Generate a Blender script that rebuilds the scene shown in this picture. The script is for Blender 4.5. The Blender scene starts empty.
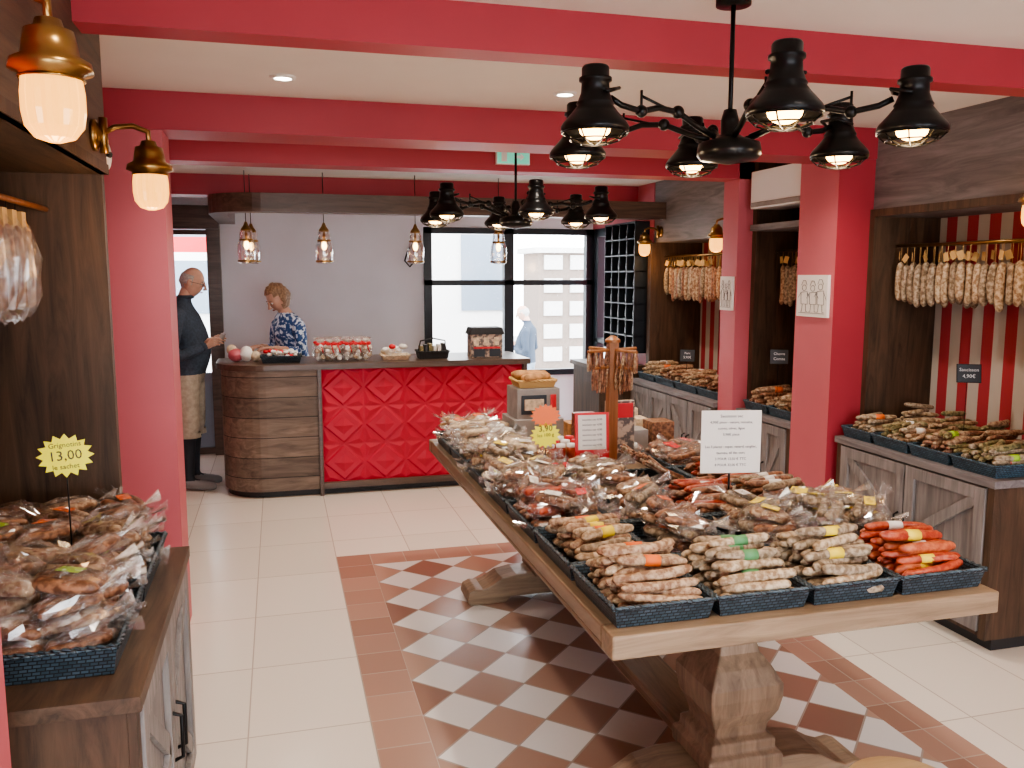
import bpy, math, random
from mathutils import Vector, Matrix, noise
R=random.Random(7)
pi=math.pi
scene=bpy.context.scene
# ------------------------------------------------------------ materials
def newmat(name):
    m=bpy.data.materials.new(name); m.use_nodes=True
    nt=m.node_tree; b=nt.nodes['Principled BSDF']
    return m,nt,b
def c4(c): return (c[0],c[1],c[2],1)
def mat(name,col,rough=.5,metal=0,var=.0,scale=20,bump=0,emis=None,es=0,spec=.5,col2=None,thr=(.35,.65),coat=0):
    m,nt,b=newmat(name)
    b.inputs['Base Color'].default_value=c4(col); b.inputs['Roughness'].default_value=rough
    b.inputs['Metallic'].default_value=metal; b.inputs['Specular IOR Level'].default_value=spec
    b.inputs['Coat Weight'].default_value=coat
    tc=nt.nodes.new('ShaderNodeTexCoord'); n=nt.nodes.new('ShaderNodeTexNoise')
    n.inputs['Scale'].default_value=scale; n.inputs['Detail'].default_value=5
    nt.links.new(tc.outputs['Object'],n.inputs['Vector'])
    if var or col2:
        r=nt.nodes.new('ShaderNodeValToRGB')
        if col2 is None:
            a=[x*(1-var) for x in col]; c=[min(1,x*(1+var)) for x in col]
        else: a=col; c=col2
        r.color_ramp.elements[0].color=c4(a); r.color_ramp.elements[1].color=c4(c)
        r.color_ramp.elements[0].position=thr[0]; r.color_ramp.elements[1].position=thr[1]
        nt.links.new(n.outputs['Fac'],r.inputs['Fac']); nt.links.new(r.outputs['Color'],b.inputs['Base Color'])
    if bump:
        bp=nt.nodes.new('ShaderNodeBump'); bp.inputs['Strength'].default_value=bump; bp.inputs['Distance'].default_value=.01
        nt.links.new(n.outputs['Fac'],bp.inputs['Height']); nt.links.new(bp.outputs['Normal'],b.inputs['Normal'])
    if emis:
        b.inputs['Emission Color'].default_value=c4(emis); b.inputs['Emission Strength'].default_value=es
    return m
def wood(name,c1,c2,axis='z',plank=None,rough=.5,gs=1.0):
    m,nt,b=newmat(name)
    tc=nt.nodes.new('ShaderNodeTexCoord'); mp=nt.nodes.new('ShaderNodeMapping')
    s=[9,9,9]; s['xyz'.index(axis)]=.9
    mp.inputs['Scale'].default_value=[k*gs for k in s]
    n=nt.nodes.new('ShaderNodeTexNoise'); n.inputs['Scale'].default_value=2.2; n.inputs['Detail'].default_value=8; n.inputs['Roughness'].default_value=.65; n.inputs['Distortion'].default_value=1.2
    r=nt.nodes.new('ShaderNodeValToRGB'); r.color_ramp.elements[0].position=.3; r.color_ramp.elements[1].position=.7
    r.color_ramp.elements[0].color=c4(c1); r.color_ramp.elements[1].color=c4(c2)
    nt.links.new(tc.outputs['Object'],mp.inputs['Vector']); nt.links.new(mp.outputs[0],n.inputs['Vector']); nt.links.new(n.outputs['Fac'],r.inputs['Fac'])
    out=r.outputs['Color']
    if plank:   # plank=(axis,width)
        sx=nt.nodes.new('ShaderNodeSeparateXYZ'); nt.links.new(tc.outputs['Object'],sx.inputs[0])
        d=nt.nodes.new('ShaderNodeMath'); d.operation='DIVIDE'; d.inputs[1].default_value=plank[1]; nt.links.new(sx.outputs[plank[0]],d.inputs[0])
        f=nt.nodes.new('ShaderNodeMath'); f.operation='FRACT'; nt.links.new(d.outputs[0],f.inputs[0])
        g=nt.nodes.new('ShaderNodeMath'); g.operation='GREATER_THAN'; g.inputs[1].default_value=.035; nt.links.new(f.outputs[0],g.inputs[0])
        fl=nt.nodes.new('ShaderNodeMath'); fl.operation='FLOOR'; nt.links.new(d.outputs[0],fl.inputs[0])
        wn=nt.nodes.new('ShaderNodeTexWhiteNoise'); wn.noise_dimensions='1D'; nt.links.new(fl.outputs[0],wn.inputs['W'])
        ml=nt.nodes.new('ShaderNodeMath'); ml.operation='MULTIPLY_ADD'; ml.inputs[1].default_value=.4; ml.inputs[2].default_value=.8; nt.links.new(wn.outputs['Value'],ml.inputs[0])
        mm=nt.nodes.new('ShaderNodeMath'); mm.operation='MULTIPLY'; nt.links.new(ml.outputs[0],mm.inputs[0]); nt.links.new(g.outputs[0],mm.inputs[1])
        vm=nt.nodes.new('ShaderNodeVectorMath'); vm.operation='SCALE'; nt.links.new(out,vm.inputs[0]); nt.links.new(mm.outputs[0],vm.inputs['Scale'])
        out=vm.outputs[0]
    nt.links.new(out,b.inputs['Base Color']); b.inputs['Roughness'].default_value=rough
    bp=nt.nodes.new('ShaderNodeBump'); bp.inputs['Strength'].default_value=.25; bp.inputs['Distance'].default_value=.005
    nt.links.new(n.outputs['Fac'],bp.inputs['Height']); nt.links.new(bp.outputs['Normal'],b.inputs['Normal'])
    return m
def brickmat(name,c1,c2,mortar,w,h,loc=(0,0,0),rot=0,ms=.006,rough=.3,swz=None,off=0,bump=0,scale=1):
    m,nt,b=newmat(name)
    tc=nt.nodes.new('ShaderNodeTexCoord'); mp=nt.nodes.new('ShaderNodeMapping')
    mp.inputs['Location'].default_value=loc; mp.inputs['Rotation'].default_value=(0,0,rot)
    src=tc.outputs['Object']
    if swz:
        sx=nt.nodes.new('ShaderNodeSeparateXYZ'); cb=nt.nodes.new('ShaderNodeCombineXYZ'); nt.links.new(src,sx.inputs[0])
        ad=nt.nodes.new('ShaderNodeMath'); ad.operation='ADD'; nt.links.new(sx.outputs[0],ad.inputs[0]); nt.links.new(sx.outputs[1],ad.inputs[1])
        nt.links.new(ad.outputs[0],cb.inputs[0]); nt.links.new(sx.outputs[2],cb.inputs[1]); src=cb.outputs[0]
    nt.links.new(src,mp.inputs['Vector'])
    br=nt.nodes.new('ShaderNodeTexBrick'); br.offset=off; br.inputs['Scale'].default_value=scale
    br.inputs['Brick Width'].default_value=w; br.inputs['Row Height'].default_value=h; br.inputs['Mortar Size'].default_value=ms; br.inputs['Mortar Smooth'].default_value=.1
    br.inputs['Color1'].default_value=c4(c1); br.inputs['Color2'].default_value=c4(c2); br.inputs['Mortar'].default_value=c4(mortar)
    nt.links.new(mp.outputs[0],br.inputs['Vector']); nt.links.new(br.outputs['Color'],b.inputs['Base Color'])
    b.inputs['Roughness'].default_value=rough
    if bump:
        bp=nt.nodes.new('ShaderNodeBump'); bp.inputs['Strength'].default_value=bump; bp.inputs['Distance'].default_value=.004; bp.invert=True
        nt.links.new(br.outputs['Fac'],bp.inputs['Height']); nt.links.new(bp.outputs['Normal'],b.inputs['Normal'])
    return m
def checkermat():
    m,nt,b=newmat('checker_tiles'); s=.213
    tc=nt.nodes.new('ShaderNodeTexCoord'); mp=nt.nodes.new('ShaderNodeMapping'); mp.vector_type='TEXTURE'
    mp.inputs['Location'].default_value=(.49,4.91,0); mp.inputs['Rotation'].default_value=(0,0,pi/4); mp.inputs['Scale'].default_value=(s,s,s)
    nt.links.new(tc.outputs['Object'],mp.inputs['Vector'])
    ad=nt.nodes.new('ShaderNodeVectorMath'); ad.operation='ADD'; ad.inputs[1].default_value=(40,40,.5); nt.links.new(mp.outputs[0],ad.inputs[0])
    ck=nt.nodes.new('ShaderNodeTexChecker'); ck.inputs['Scale'].default_value=1; nt.links.new(ad.outputs[0],ck.inputs['Vector'])
    fl=nt.nodes.new('ShaderNodeVectorMath'); fl.operation='FLOOR'; nt.links.new(ad.outputs[0],fl.inputs[0])
    wn=nt.nodes.new('ShaderNodeTexWhiteNoise'); nt.links.new(fl.outputs[0],wn.inputs['Vector'])
    r=nt.nodes.new('ShaderNodeValToRGB'); r.color_ramp.elements[0].color=(.26,.15,.115,1); r.color_ramp.elements[1].color=(.45,.30,.235,1); nt.links.new(wn.outputs['Value'],r.inputs['Fac'])
    ck.inputs['Color1'].default_value=(.72,.71,.70,1); nt.links.new(r.outputs['Color'],ck.inputs['Color2'])
    br=nt.nodes.new('ShaderNodeTexBrick'); br.offset=0; br.inputs['Scale'].default_value=1; br.inputs['Brick Width'].default_value=1; br.inputs['Row Height'].default_value=1; br.inputs['Mortar Size'].default_value=.018
    nt.links.new(ad.outputs[0],br.inputs['Vector'])
    mx=nt.nodes.new('ShaderNodeMixRGB'); nt.links.new(br.outputs['Fac'],mx.inputs['Fac']); nt.links.new(ck.outputs['Color'],mx.inputs['Color1']); mx.inputs['Color2'].default_value=(.38,.32,.28,1)
    nt.links.new(mx.outputs[0],b.inputs['Base Color']); b.inputs['Roughness'].default_value=.2
    bp=nt.nodes.new('ShaderNodeBump'); bp.invert=True; bp.inputs['Strength'].default_value=.5; bp.inputs['Distance'].default_value=.004
    nt.links.new(br.outputs['Fac'],bp.inputs['Height']); nt.links.new(bp.outputs['Normal'],b.inputs['Normal'])
    return m
def stripemat():
    m,nt,b=newmat('striped_wall'); tc=nt.nodes.new('ShaderNodeTexCoord'); sx=nt.nodes.new('ShaderNodeSeparateXYZ'); nt.links.new(tc.outputs['Object'],sx.inputs[0])
    d=nt.nodes.new('ShaderNodeMath'); d.operation='DIVIDE'; d.inputs[1].default_value=.15; nt.links.new(sx.outputs[1],d.inputs[0])
    f=nt.nodes.new('ShaderNodeMath'); f.operation='FRACT'; nt.links.new(d.outputs[0],f.inputs[0])
    g=nt.nodes.new('ShaderNodeMath'); g.operation='GREATER_THAN'; g.inputs[1].default_value=.5; nt.links.new(f.outputs[0],g.inputs[0])
    mx=nt.nodes.new('ShaderNodeMixRGB'); mx.inputs['Color1'].default_value=(.52,.48,.43,1); mx.inputs['Color2'].default_value=(.40,.045,.06,1); nt.links.new(g.outputs[0],mx.inputs['Fac'])
    nt.links.new(mx.outputs[0],b.inputs['Base Color']); b.inputs['Roughness'].default_value=.7
    return m
def filmmat(name,fac=.22,tint=(1,1,1),haze=0,rough=.12,k=.5):
    m=bpy.data.materials.new(name); m.use_nodes=True; nt=m.node_tree; nt.nodes.clear()
    o=nt.nodes.new('ShaderNodeOutputMaterial'); t=nt.nodes.new('ShaderNodeBsdfTransparent'); g=nt.nodes.new('ShaderNodeBsdfGlossy'); g.inputs['Roughness'].default_value=rough
    t.inputs['Color'].default_value=c4(tint); g.inputs['Color'].default_value=(.95,.95,.95,1)
    lw=nt.nodes.new('ShaderNodeLayerWeight'); lw.inputs['Blend'].default_value=.35
    ma=nt.nodes.new('ShaderNodeMath'); ma.operation='MULTIPLY_ADD'; ma.use_clamp=True; ma.inputs[1].default_value=k; ma.inputs[2].default_value=fac; nt.links.new(lw.outputs['Fresnel'],ma.inputs[0])
    mx=nt.nodes.new('ShaderNodeMixShader'); nt.links.new(ma.outputs[0],mx.inputs[0]); nt.links.new(t.outputs[0],mx.inputs[1]); nt.links.new(g.outputs[0],mx.inputs[2]); out=mx
    if haze:
        d=nt.nodes.new('ShaderNodeBsdfDiffuse'); d.inputs['Color'].default_value=(.85,.85,.85,1); m2=nt.nodes.new('ShaderNodeMixShader'); m2.inputs[0].default_value=haze
        nt.links.new(mx.outputs[0],m2.inputs[1]); nt.links.new(d.outputs[0],m2.inputs[2]); out=m2
    nt.links.new(out.outputs[0],o.inputs[0])
    return m

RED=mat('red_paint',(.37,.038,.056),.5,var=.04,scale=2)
PINK=mat('pink_paint_and_lit_red',(.52,.125,.15),.5,var=.04,scale=2)
CEIL=mat('ceiling_white',(.76,.73,.68),.8,var=.02,scale=3)
LILAC=mat('lilac_wall_paint',(.76,.77,.83),.8,var=.03,scale=2)
WHITE=mat('white_plastic',(.8,.8,.8),.4)
WD=wood('dark_oak',(.032,.018,.011),(.115,.066,.038),'z',rough=.55)
WDY=wood('dark_oak_long',(.038,.023,.015),(.13,.08,.05),'y',rough=.5)
WG=wood('grey_oak',(.11,.10,.105),(.26,.235,.235),'y',rough=.55)
WGZ=wood('grey_oak_upright',(.12,.11,.11),(.29,.26,.25),'z',rough=.55)
WC=wood('counter_planks',(.09,.062,.045),(.25,.185,.14),'x',plank=(2,.155),rough=.5)
WT=wood('counter_top_wood',(.05,.03,.022),(.14,.09,.065),'x',rough=.3)
TBL=wood('table_oak',(.14,.095,.06),(.30,.215,.14),'y',rough=.35)
TBLE=wood('table_oak_edge',(.16,.105,.065),(.34,.245,.16),'x',rough=.4)
TBLZ=wood('table_leg_oak',(.12,.075,.045),(.29,.20,.13),'z',rough=.45)
LOAK=wood('light_oak',(.40,.27,.14),(.60,.44,.26),'x',rough=.4)
POST=wood('stand_wood',(.20,.075,.025),(.38,.16,.06),'z',rough=.4)
BLK=mat('black_metal',(.010,.010,.011),.32,.6)
BLKM=mat('black_matte',(.02,.02,.022),.5)
BRASS=mat('brass',(.34,.21,.08),.28,1,var=.1,scale=30)
FRAME=mat('window_frame_black',(.012,.018,.026),.4)
WICK=brickmat('black_wicker',(.025,.045,.06),(.065,.10,.13),(.006,.006,.008),.018,.009,swz=1,ms=.0015,off=.5,bump=.8,rough=.42)
WICKB=brickmat('blue_wicker',(.035,.075,.11),(.08,.15,.21),(.008,.012,.018),.018,.009,swz=1,ms=.0015,off=.5,bump=.8,rough=.42)
FLOOR=brickmat('cream_floor_tiles',(.74,.69,.62),(.80,.75,.68),(.50,.44,.38),.45,.58,loc=(-.29+4.5,-.22+5.8,0),ms=.003,rough=.22,bump=.3)
BORD=brickmat('terracotta_border',(.33,.195,.15),(.44,.28,.22),(.45,.36,.3),.2,.2,loc=(-.29+4,-5.11+8,0),ms=.003,rough=.25,bump=.3)
CHK=checkermat(); STRIPE=stripemat()
REDP=mat('red_relief_panel',(.52,.016,.05),.5,var=.05,scale=3)
FILM=filmmat('cellophane',.10,haze=.045,rough=.13,k=.48); GLASSJ=filmmat('clear_glass',.20); PANE=filmmat('window_glass',.02)
BULB=mat('warm_bulb',(.3,.2,.1),.4,emis=(1,.56,.18),es=16)
JAR=mat('ribbed_lamp_glass',(.22,.12,.03),.15,emis=(1,.44,.08),es=2.6)
SPOTE=mat('downlight_emitter',(1,1,1),.4,emis=(1,.9,.75),es=30)
def smat(n,a,b,thr=(.4,.62),sc=60,rough=.6): return mat(n,a,rough,col2=b,scale=sc,thr=thr,bump=.25)
S_TAN=smat('dry_sausage_tan',(.21,.105,.055),(.50,.36,.24))
S_PALE=smat('dry_sausage_pale',(.24,.15,.08),(.56,.45,.32))
S_GREY=smat('dry_sausage_grey',(.16,.11,.065),(.42,.34,.25))
S_RED=smat('chorizo_red',(.28,.03,.015),(.46,.10,.045),rough=.3)
S_ORG=smat('chorizo_orange',(.32,.06,.025),(.48,.14,.06),rough=.35)
S_BRN=smat('smoked_sausage_brown',(.13,.055,.03),(.36,.18,.105),rough=.35)
S_GRN=smat('herb_sausage',(.10,.09,.035),(.34,.27,.14))
L_ORG=mat('label_orange',(.75,.16,.03),.5); L_YEL=mat('label_yellow',(.8,.62,.05),.5); L_GRN=mat('label_green',(.10,.28,.12),.5); L_WHT=mat('paper_white',(.78,.76,.73),.6); L_RED=mat('label_red',(.6,.02,.03),.5)
KRAFT=mat('kraft_tag',(.55,.36,.15),.7); LIME=mat('label_lime',(.35,.55,.04),.5)
YEL=mat('fluo_yellow_card',(.85,.80,.04),.5,emis=(.9,.85,.02),es=.12); FORG=mat('fluo_orange_card',(.9,.2,.05),.5)
INK=mat('ink',(.03,.03,.04),.6); CHALK=mat('chalk_white',(.7,.75,.8),.7); SLATE=mat('slate_card',(.03,.04,.055),.5)
SKIN=mat('skin',(.56,.33,.25),.5,var=.08,scale=25)
NAVY=mat('navy_sweater',(.035,.05,.075),.85,var=.25,scale=60,bump=.2); KHAKI=mat('khaki_cloth',(.40,.34,.27),.8,var=.15,scale=30)
DARK=mat('dark_cloth',(.02,.022,.03),.8); SHOE=mat('grey_shoe',(.20,.19,.19),.6); HAIRG=mat('grey_hair',(.42,.40,.38),.7,var=.2,scale=80)
HAIRB=mat('brown_hair',(.15,.08,.045),.6,col2=(.33,.21,.13),scale=60); LIP=mat('lips',(.35,.08,.07),.5)
BLOUSE=mat('patterned_blouse',(.02,.07,.22),.7,col2=(.60,.68,.80),scale=32,thr=(.50,.56))
CARD=mat('cardboard_grey',(.30,.28,.27),.7,var=.1); BREAD=mat('bread_crust',(.45,.24,.10),.7,var=.35,scale=30,bump=.4)
FACADE=mat('facade_cream',(.62,.60,.58),.8,var=.05); FACADE2=mat('facade_tan',(.22,.17,.14),.8,var=.1); PAVE=mat('pavement',(.4,.4,.4),.8,var=.1)
BLUEG=mat('door_panel_bluegrey',(.25,.32,.40),.5); SHUT=mat('facade_window_grey',(.16,.20,.25),.4)
CREAMB=mat('cream_biscuit',(.62,.50,.36),.6,var=.25,scale=50)

# ------------------------------------------------------------ mesh builder
class MB:
    def __init__(s): s.v=[]; s.f=[]; s.mi=[]; s.sm=[]; s.mats=[]
    def m(s,mt):
        if mt not in s.mats: s.mats.append(mt)
        return s.mats.index(mt)
    def add(s,vs,fs,mt,M=None,smooth=False):
        o=len(s.v); i=s.m(mt)
        for v in vs:
            v=Vector(v); s.v.append(M@v if M is not None else v)
        for f in fs: s.f.append([k+o for k in f]); s.mi.append(i); s.sm.append(smooth)
    def box(s,x0,x1,y0,y1,z0,z1,mt,M=None):
        vs=[(x,y,z) for z in (z0,z1) for y in (y0,y1) for x in (x0,x1)]
        s.add(vs,[(0,2,3,1),(4,5,7,6),(0,1,5,4),(2,6,7,3),(0,4,6,2),(1,3,7,5)],mt,M)
    def bar(s,p,q,w,t,n,mt):
        p=Vector(p);q=Vector(q);d=q-p;L=d.length;d.normalize();n=Vector(n).normalized();y=n.cross(d).normalized()
        M=Matrix((( d.x,y.x,n.x,p.x),(d.y,y.y,n.y,p.y),(d.z,y.z,n.z,p.z),(0,0,0,1)))
        s.box(0,L,-w/2,w/2,-t/2,t/2,mt,M)
    def prism(s,poly,z0,z1,mt,M=None):
        n=len(poly); vs=[(x,y,z0) for x,y in poly]+[(x,y,z1) for x,y in poly]
        fs=[tuple(reversed(range(n))),tuple(range(n,2*n))]+[(i,(i+1)%n,(i+1)%n+n,i+n) for i in range(n)]
        s.add(vs,fs,mt,M)
    def lathe(s,prof,c,mt,seg=20,M=None,smooth=True,a0=0,caps=True):
        vs=[];fs=[]
        for r,z in prof:
            for k in range(seg):
                a=2*pi*k/seg+a0; vs.append((r*math.cos(a)+c[0],r*math.sin(a)+c[1],z+c[2]))
        n=len(prof)
        for i in range(n-1):
            for k in range(seg):
                k2=(k+1)%seg; fs.append((i*seg+k,i*seg+k2,(i+1)*seg+k2,(i+1)*seg+k))
        if caps: fs.append(tuple(reversed(range(seg)))); fs.append(tuple(range((n-1)*seg,n*seg)))
        s.add(vs,fs,mt,M,smooth)
    def tube(s,pts,rad,mt,seg=8,M=None,smooth=True,closed=False):
        pts=[Vector(p) for p in pts]; n=len(pts)
        if not hasattr(rad,'__len__'): rad=[rad]*n
        vs=[];fs=[];nrm=None
        for i,p in enumerate(pts):
            if closed: t=(pts[(i+1)%n]-pts[i-1])
            else: t=pts[min(i+1,n-1)]-pts[max(i-1,0)]
            t.normalize()
            if nrm is None:
                nrm=t.cross(Vector((0,0,1)))
                if nrm.length<.2: nrm=t.cross(Vector((0,1,0)))
            nrm=(nrm-t*nrm.dot(t)).normalized(); b=t.cross(nrm)
            for k in range(seg):
                a=2*pi*k/seg; vs.append(p+(nrm*math.cos(a)+b*math.sin(a))*rad[i])
        m=n if closed else n-1
        for i in range(m):
            j=(i+1)%n
            for k in range(seg):
                k2=(k+1)%seg; fs.append((i*seg+k,i*seg+k2,j*seg+k2,j*seg+k))
        if not closed: fs.append(tuple(reversed(range(seg)))); fs.append(tuple(range((n-1)*seg,n*seg)))
        s.add(vs,fs,mt,M,smooth)
    def ell(s,c,r,mt,M=None,seg=14,rings=10,smooth=True,jit=0,zmin=None):
        vs=[];fs=[]
        for i in range(rings+1):
            th=pi*i/rings
            for k in range(seg):
                a=2*pi*k/seg; d=Vector((math.sin(th)*math.cos(a),math.sin(th)*math.sin(a),-math.cos(th)))
                j=1+(R.uniform(-jit,jit) if jit else 0)
                z=d.z if zmin is None else max(d.z,zmin)
                vs.append((c[0]+d.x*r[0]*j,c[1]+d.y*r[1]*j,c[2]+z*r[2]*j))
        for i in range(rings):
            if zmin is not None and -math.cos(pi*(i+1)/rings)<=zmin: continue
            for k in range(seg):
                k2=(k+1)%seg; fs.append((i*seg+k,i*seg+k2,(i+1)*seg+k2,(i+1)*seg+k))
        s.add(vs,fs,mt,M,smooth)
    def text(s,body,size,M,mt,ax='CENTER',ext=.0005):
        cu=bpy.data.curves.new('t','FONT'); cu.body=body; cu.size=size; cu.align_x=ax; cu.align_y='CENTER'; cu.extrude=ext; cu.resolution_u=2
        ob=bpy.data.objects.new('t',cu); scene.collection.objects.link(ob)
        bpy.context.view_layer.update()
        me=bpy.data.meshes.new_from_object(ob)
        s.add([v.co.copy() for v in me.vertices],[tuple(p.vertices) for p in me.polygons],mt,M)
        bpy.data.objects.remove(ob); bpy.data.curves.remove(cu); bpy.data.meshes.remove(me)
    def done(s,name,bevel=0,center=True,parent=None):
        me=bpy.data.meshes.new(name); c=Vector((0,0,0))
        if center and s.v:
            xs=[v.x for v in s.v];ys=[v.y for v in s.v];zs=[v.z for v in s.v]
            c=Vector(((min(xs)+max(xs))/2,(min(ys)+max(ys))/2,min(zs)))
        me.from_pydata([tuple(v-c) for v in s.v],[],s.f)
        for mt in s.mats: me.materials.append(mt)
        me.polygons.foreach_set('material_index',s.mi); me.polygons.foreach_set('use_smooth',s.sm); me.update()
        ob=bpy.data.objects.new(name,me); ob.location=c; scene.collection.objects.link(ob)
        if bevel:
            bm=ob.modifiers.new('Bevel','BEVEL'); bm.width=bevel; bm.segments=2; bm.limit_method='ANGLE'
        if parent: ob.parent=parent; ob.matrix_parent_inverse=parent.matrix_world.inverted()
        return ob
def T(x,y,z): return Matrix.Translation((x,y,z))
def RX(a): return Matrix.Rotation(a,4,'X')
def RY(a): return Matrix.Rotation(a,4,'Y')
def RZ(a): return Matrix.Rotation(a,4,'Z')
def simple(name,boxes,bevel=0):
    mb=MB()
    for b in boxes: mb.box(*b)
    return mb.done(name,bevel,center=False)
def addlight(name,typ,loc,energy,col,parent,**kw):
    l=bpy.data.lights.new(name,typ); l.energy=energy; l.color=col
    for k,v in kw.items(): setattr(l,k,v)
    o=bpy.data.objects.new(name,l); scene.collection.objects.link(o); o.location=loc
    bpy.context.view_layer.update()
    if parent: o.parent=parent; o.matrix_parent_inverse=parent.matrix_world.inverted()
    return o

# ------------------------------------------------------------ room shell
CH=2.5; BZ=2.335; GZ=-.5
simple('floor',[(-1.9,3.9,-2,8.7,-.1,0,FLOOR)])
mb=MB(); x0,x1,y0,y1,w=.29,2.39,-.6,5.11,.2
mb.box(x0,x0+w,y0,y1,0.0005,.003,BORD); mb.box(x1-w,x1,y0,y1,.0005,.003,BORD); mb.box(x0+w,x1-w,y1-w,y1,.0005,.003,BORD); mb.box(x0+w,x1-w,y0,y0+w,.0005,.003,BORD)
mb.box(x0+w,x1-w,y0+w,y1-w,.0005,.003,CHK); mb.done('floor_inlay',center=False)
simple('ceiling',[(-1.9,3.9,-2,8.7,CH,CH+.1,CEIL)])
simple('wall_back',[(-1.7,-.98,8.5,8.62,0,CH,LILAC),(-.98,-.5,8.5,8.62,2.12,CH,LILAC),(-.5,1.41,8.5,8.62,0,CH,LILAC),(1.41,3.2,8.5,8.62,0,.66,LILAC),(1.41,3.2,8.5,8.62,2.17,CH,LILAC)])
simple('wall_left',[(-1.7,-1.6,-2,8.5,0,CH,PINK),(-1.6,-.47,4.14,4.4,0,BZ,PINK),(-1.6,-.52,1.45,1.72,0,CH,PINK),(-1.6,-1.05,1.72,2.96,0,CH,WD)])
simple('wall_right',[(3.64,3.74,-2,7.0,0,CH,STRIPE),(3.2,3.74,7.0,7.86,0,CH,PINK),(3.2,3.3,7.86,8.5,2.17,CH,PINK),(3.2,3.3,8.42,8.5,0,2.17,FRAME)])
simple('wall_front',[(-1.7,3.74,-2.1,-2,0,.3,LILAC),(-1.7,3.74,-2.1,-2,2.1,CH,LILAC),(-1.7,-.5,-2.1,-2,.3,2.1,LILAC),(2.8,3.74,-2.1,-2,.3,2.1,LILAC),(.8,1.4,-2.1,-2,.3,2.1,LILAC)])
o=simple('pillar_right',[(2.99,3.64,4.14,4.5,0,CH,RED)]); o.data.materials.append(PINK); o.data.polygons[4].material_index=1  # side facing the windows: its daylight is put into the lighter pink
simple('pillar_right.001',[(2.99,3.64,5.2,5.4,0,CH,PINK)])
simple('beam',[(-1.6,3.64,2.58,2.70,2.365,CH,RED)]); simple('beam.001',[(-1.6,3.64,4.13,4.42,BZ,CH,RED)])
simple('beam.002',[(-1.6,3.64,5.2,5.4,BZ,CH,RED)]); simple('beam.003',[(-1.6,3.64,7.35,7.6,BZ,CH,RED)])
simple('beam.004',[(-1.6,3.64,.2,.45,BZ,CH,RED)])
mb=MB()
mb.box(3.22,3.64,2.9,4.139,2.02,CH,WG); mb.box(3.2,3.225,2.9,4.139,2.02,2.06,WD); mb.done('bulkhead_panel_right',center=False)
mb=MB(); mb.box(3.2,3.639,5.401,6.98,1.98,BZ,WG); mb.box(3.2,3.639,5.401,6.98,BZ,CH,WG); mb.done('bulkhead_panel_right.001',center=False)
simple('niche_side_panel',[(3.2,3.639,4.1,4.139,0,2.02,WD)]); simple('niche_side_panel.001',[(3.15,3.639,6.93,6.999,0,1.98,WD)])
simple('niche_side_panel.002',[(3.1,3.639,5.15,5.199,0,CH,WD),(3.6,3.639,4.501,5.15,2.02,CH,WD)])
simple('niche_side_panel.003',[(3.2,3.639,2.86,2.9,.84,CH,WD)])
simple('wall_shelf',[(3.05,3.6,4.501,5.149,1.99,2.03,WG)],.003)
simple('bulkhead_panel_left',[(-1.05,-.5,1.72,2.96,2.01,CH,WDY),(-.52,-.495,1.72,2.96,2.01,2.04,WD)])
simple('niche_side_panel.004',[(-1.59,-.517,2.96,3.0,0,CH,WD)])
def roundpoly(xl,xr,yf,yb,r,n=10):
    p=[(xr,yb),(xr,yf)]
    for i in range(n+1):
        a=-pi/2-pi/2*i/n; p.append((xl+r+r*math.cos(a),yf+r+r*math.sin(a)))
    p.append((xl,yb)); return p
outer=roundpoly(-.5,3.199,6.75,8.49,.4)[1:]; inner=roundpoly(-.36,3.199,6.89,8.49,.28)[1:]
mb=MB(); n=len(outer)
vs=[(x,y,z) for z in (2.17,2.31) for (x,y) in outer]+[(x,y,z) for z in (2.17,2.31) for (x,y) in inner]; fs=[]
for i in range(n-1):
    fs+=[(i+1,i,i+n,i+1+n),(2*n+i,2*n+i+1,3*n+i+1,3*n+i),(i,i+1,2*n+i+1,2*n+i),(n+i+1,n+i,3*n+i,3*n+i+1)]
mb.add(vs,fs,WT); mb.box(-.62,-.5,8.42,8.5,0,2.31,WT); mb.box(-1.59,-.5,8.38,8.5,2.12,2.33,WT); mb.done('trim_1',center=False)
mb=MB(); X0,X1,Z0,Z1=1.41,3.2,.66,2.17
for (a,b,c,d) in [(X0,X1,Z0,Z0+.06),(X0,X1,Z1-.06,Z1),(X0,X0+.08,Z0,Z1),(X1-.08,X1,Z0,Z1),(2.235,2.335,Z0,Z1),(X0,X1,1.595,1.65)]:
    mb.box(a,b,8.47,8.56,c,d,FRAME)
mb.box(X0+.06,X1-.06,8.53,8.535,Z0+.05,Z1-.05,PANE); mb.done('window_1',.004,center=False)
mb=MB()
for (a,b,c,d) in [(7.86,8.42,0,.08),(7.86,8.42,2.09,2.17),(7.86,7.93,0,2.17),(8.35,8.42,0,2.17),(7.86,8.42,1.0,1.05)]: mb.box(3.2,3.28,a,b,c,d,FRAME)
mb.done('window_2',.004,center=False)
mb=MB()
for (a,b,c,d) in [(-.975,-.93,0,2.115),(-.55,-.505,0,2.115),(-.93,-.55,2.07,2.115),(-.93,-.55,0,.06)]: mb.box(a,b,8.5,8.58,c,d,WT)
mb.box(-.93,-.55,8.53,8.56,.06,.78,BLUEG); mb.box(-.93,-.55,8.54,8.545,.78,2.07,PANE); mb.tube([(-.9,8.52,1.0),(-.9,8.5,1.0),(-.84,8.5,1.0)],.008,BLK); mb.done('door_1',.004,center=False)
simple('exterior_ground',[(-14,18,8.7,30,GZ-.1,GZ,PAVE),(3.95,18,-12,8.7,GZ-.1,GZ,PAVE),(-14,18,-14,-2.12,GZ-.1,GZ,PAVE)])
mb=MB(); mb.box(-8,5.2,19,20,GZ,7,FACADE)
for i in range(6):
    for k in range(2):
        xx=-6.5+i*2.1; mb.box(xx,xx+1,18.95,19.02,.9+k*3,2.6+k*3,SHUT)
mb.done('building',center=False)
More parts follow.
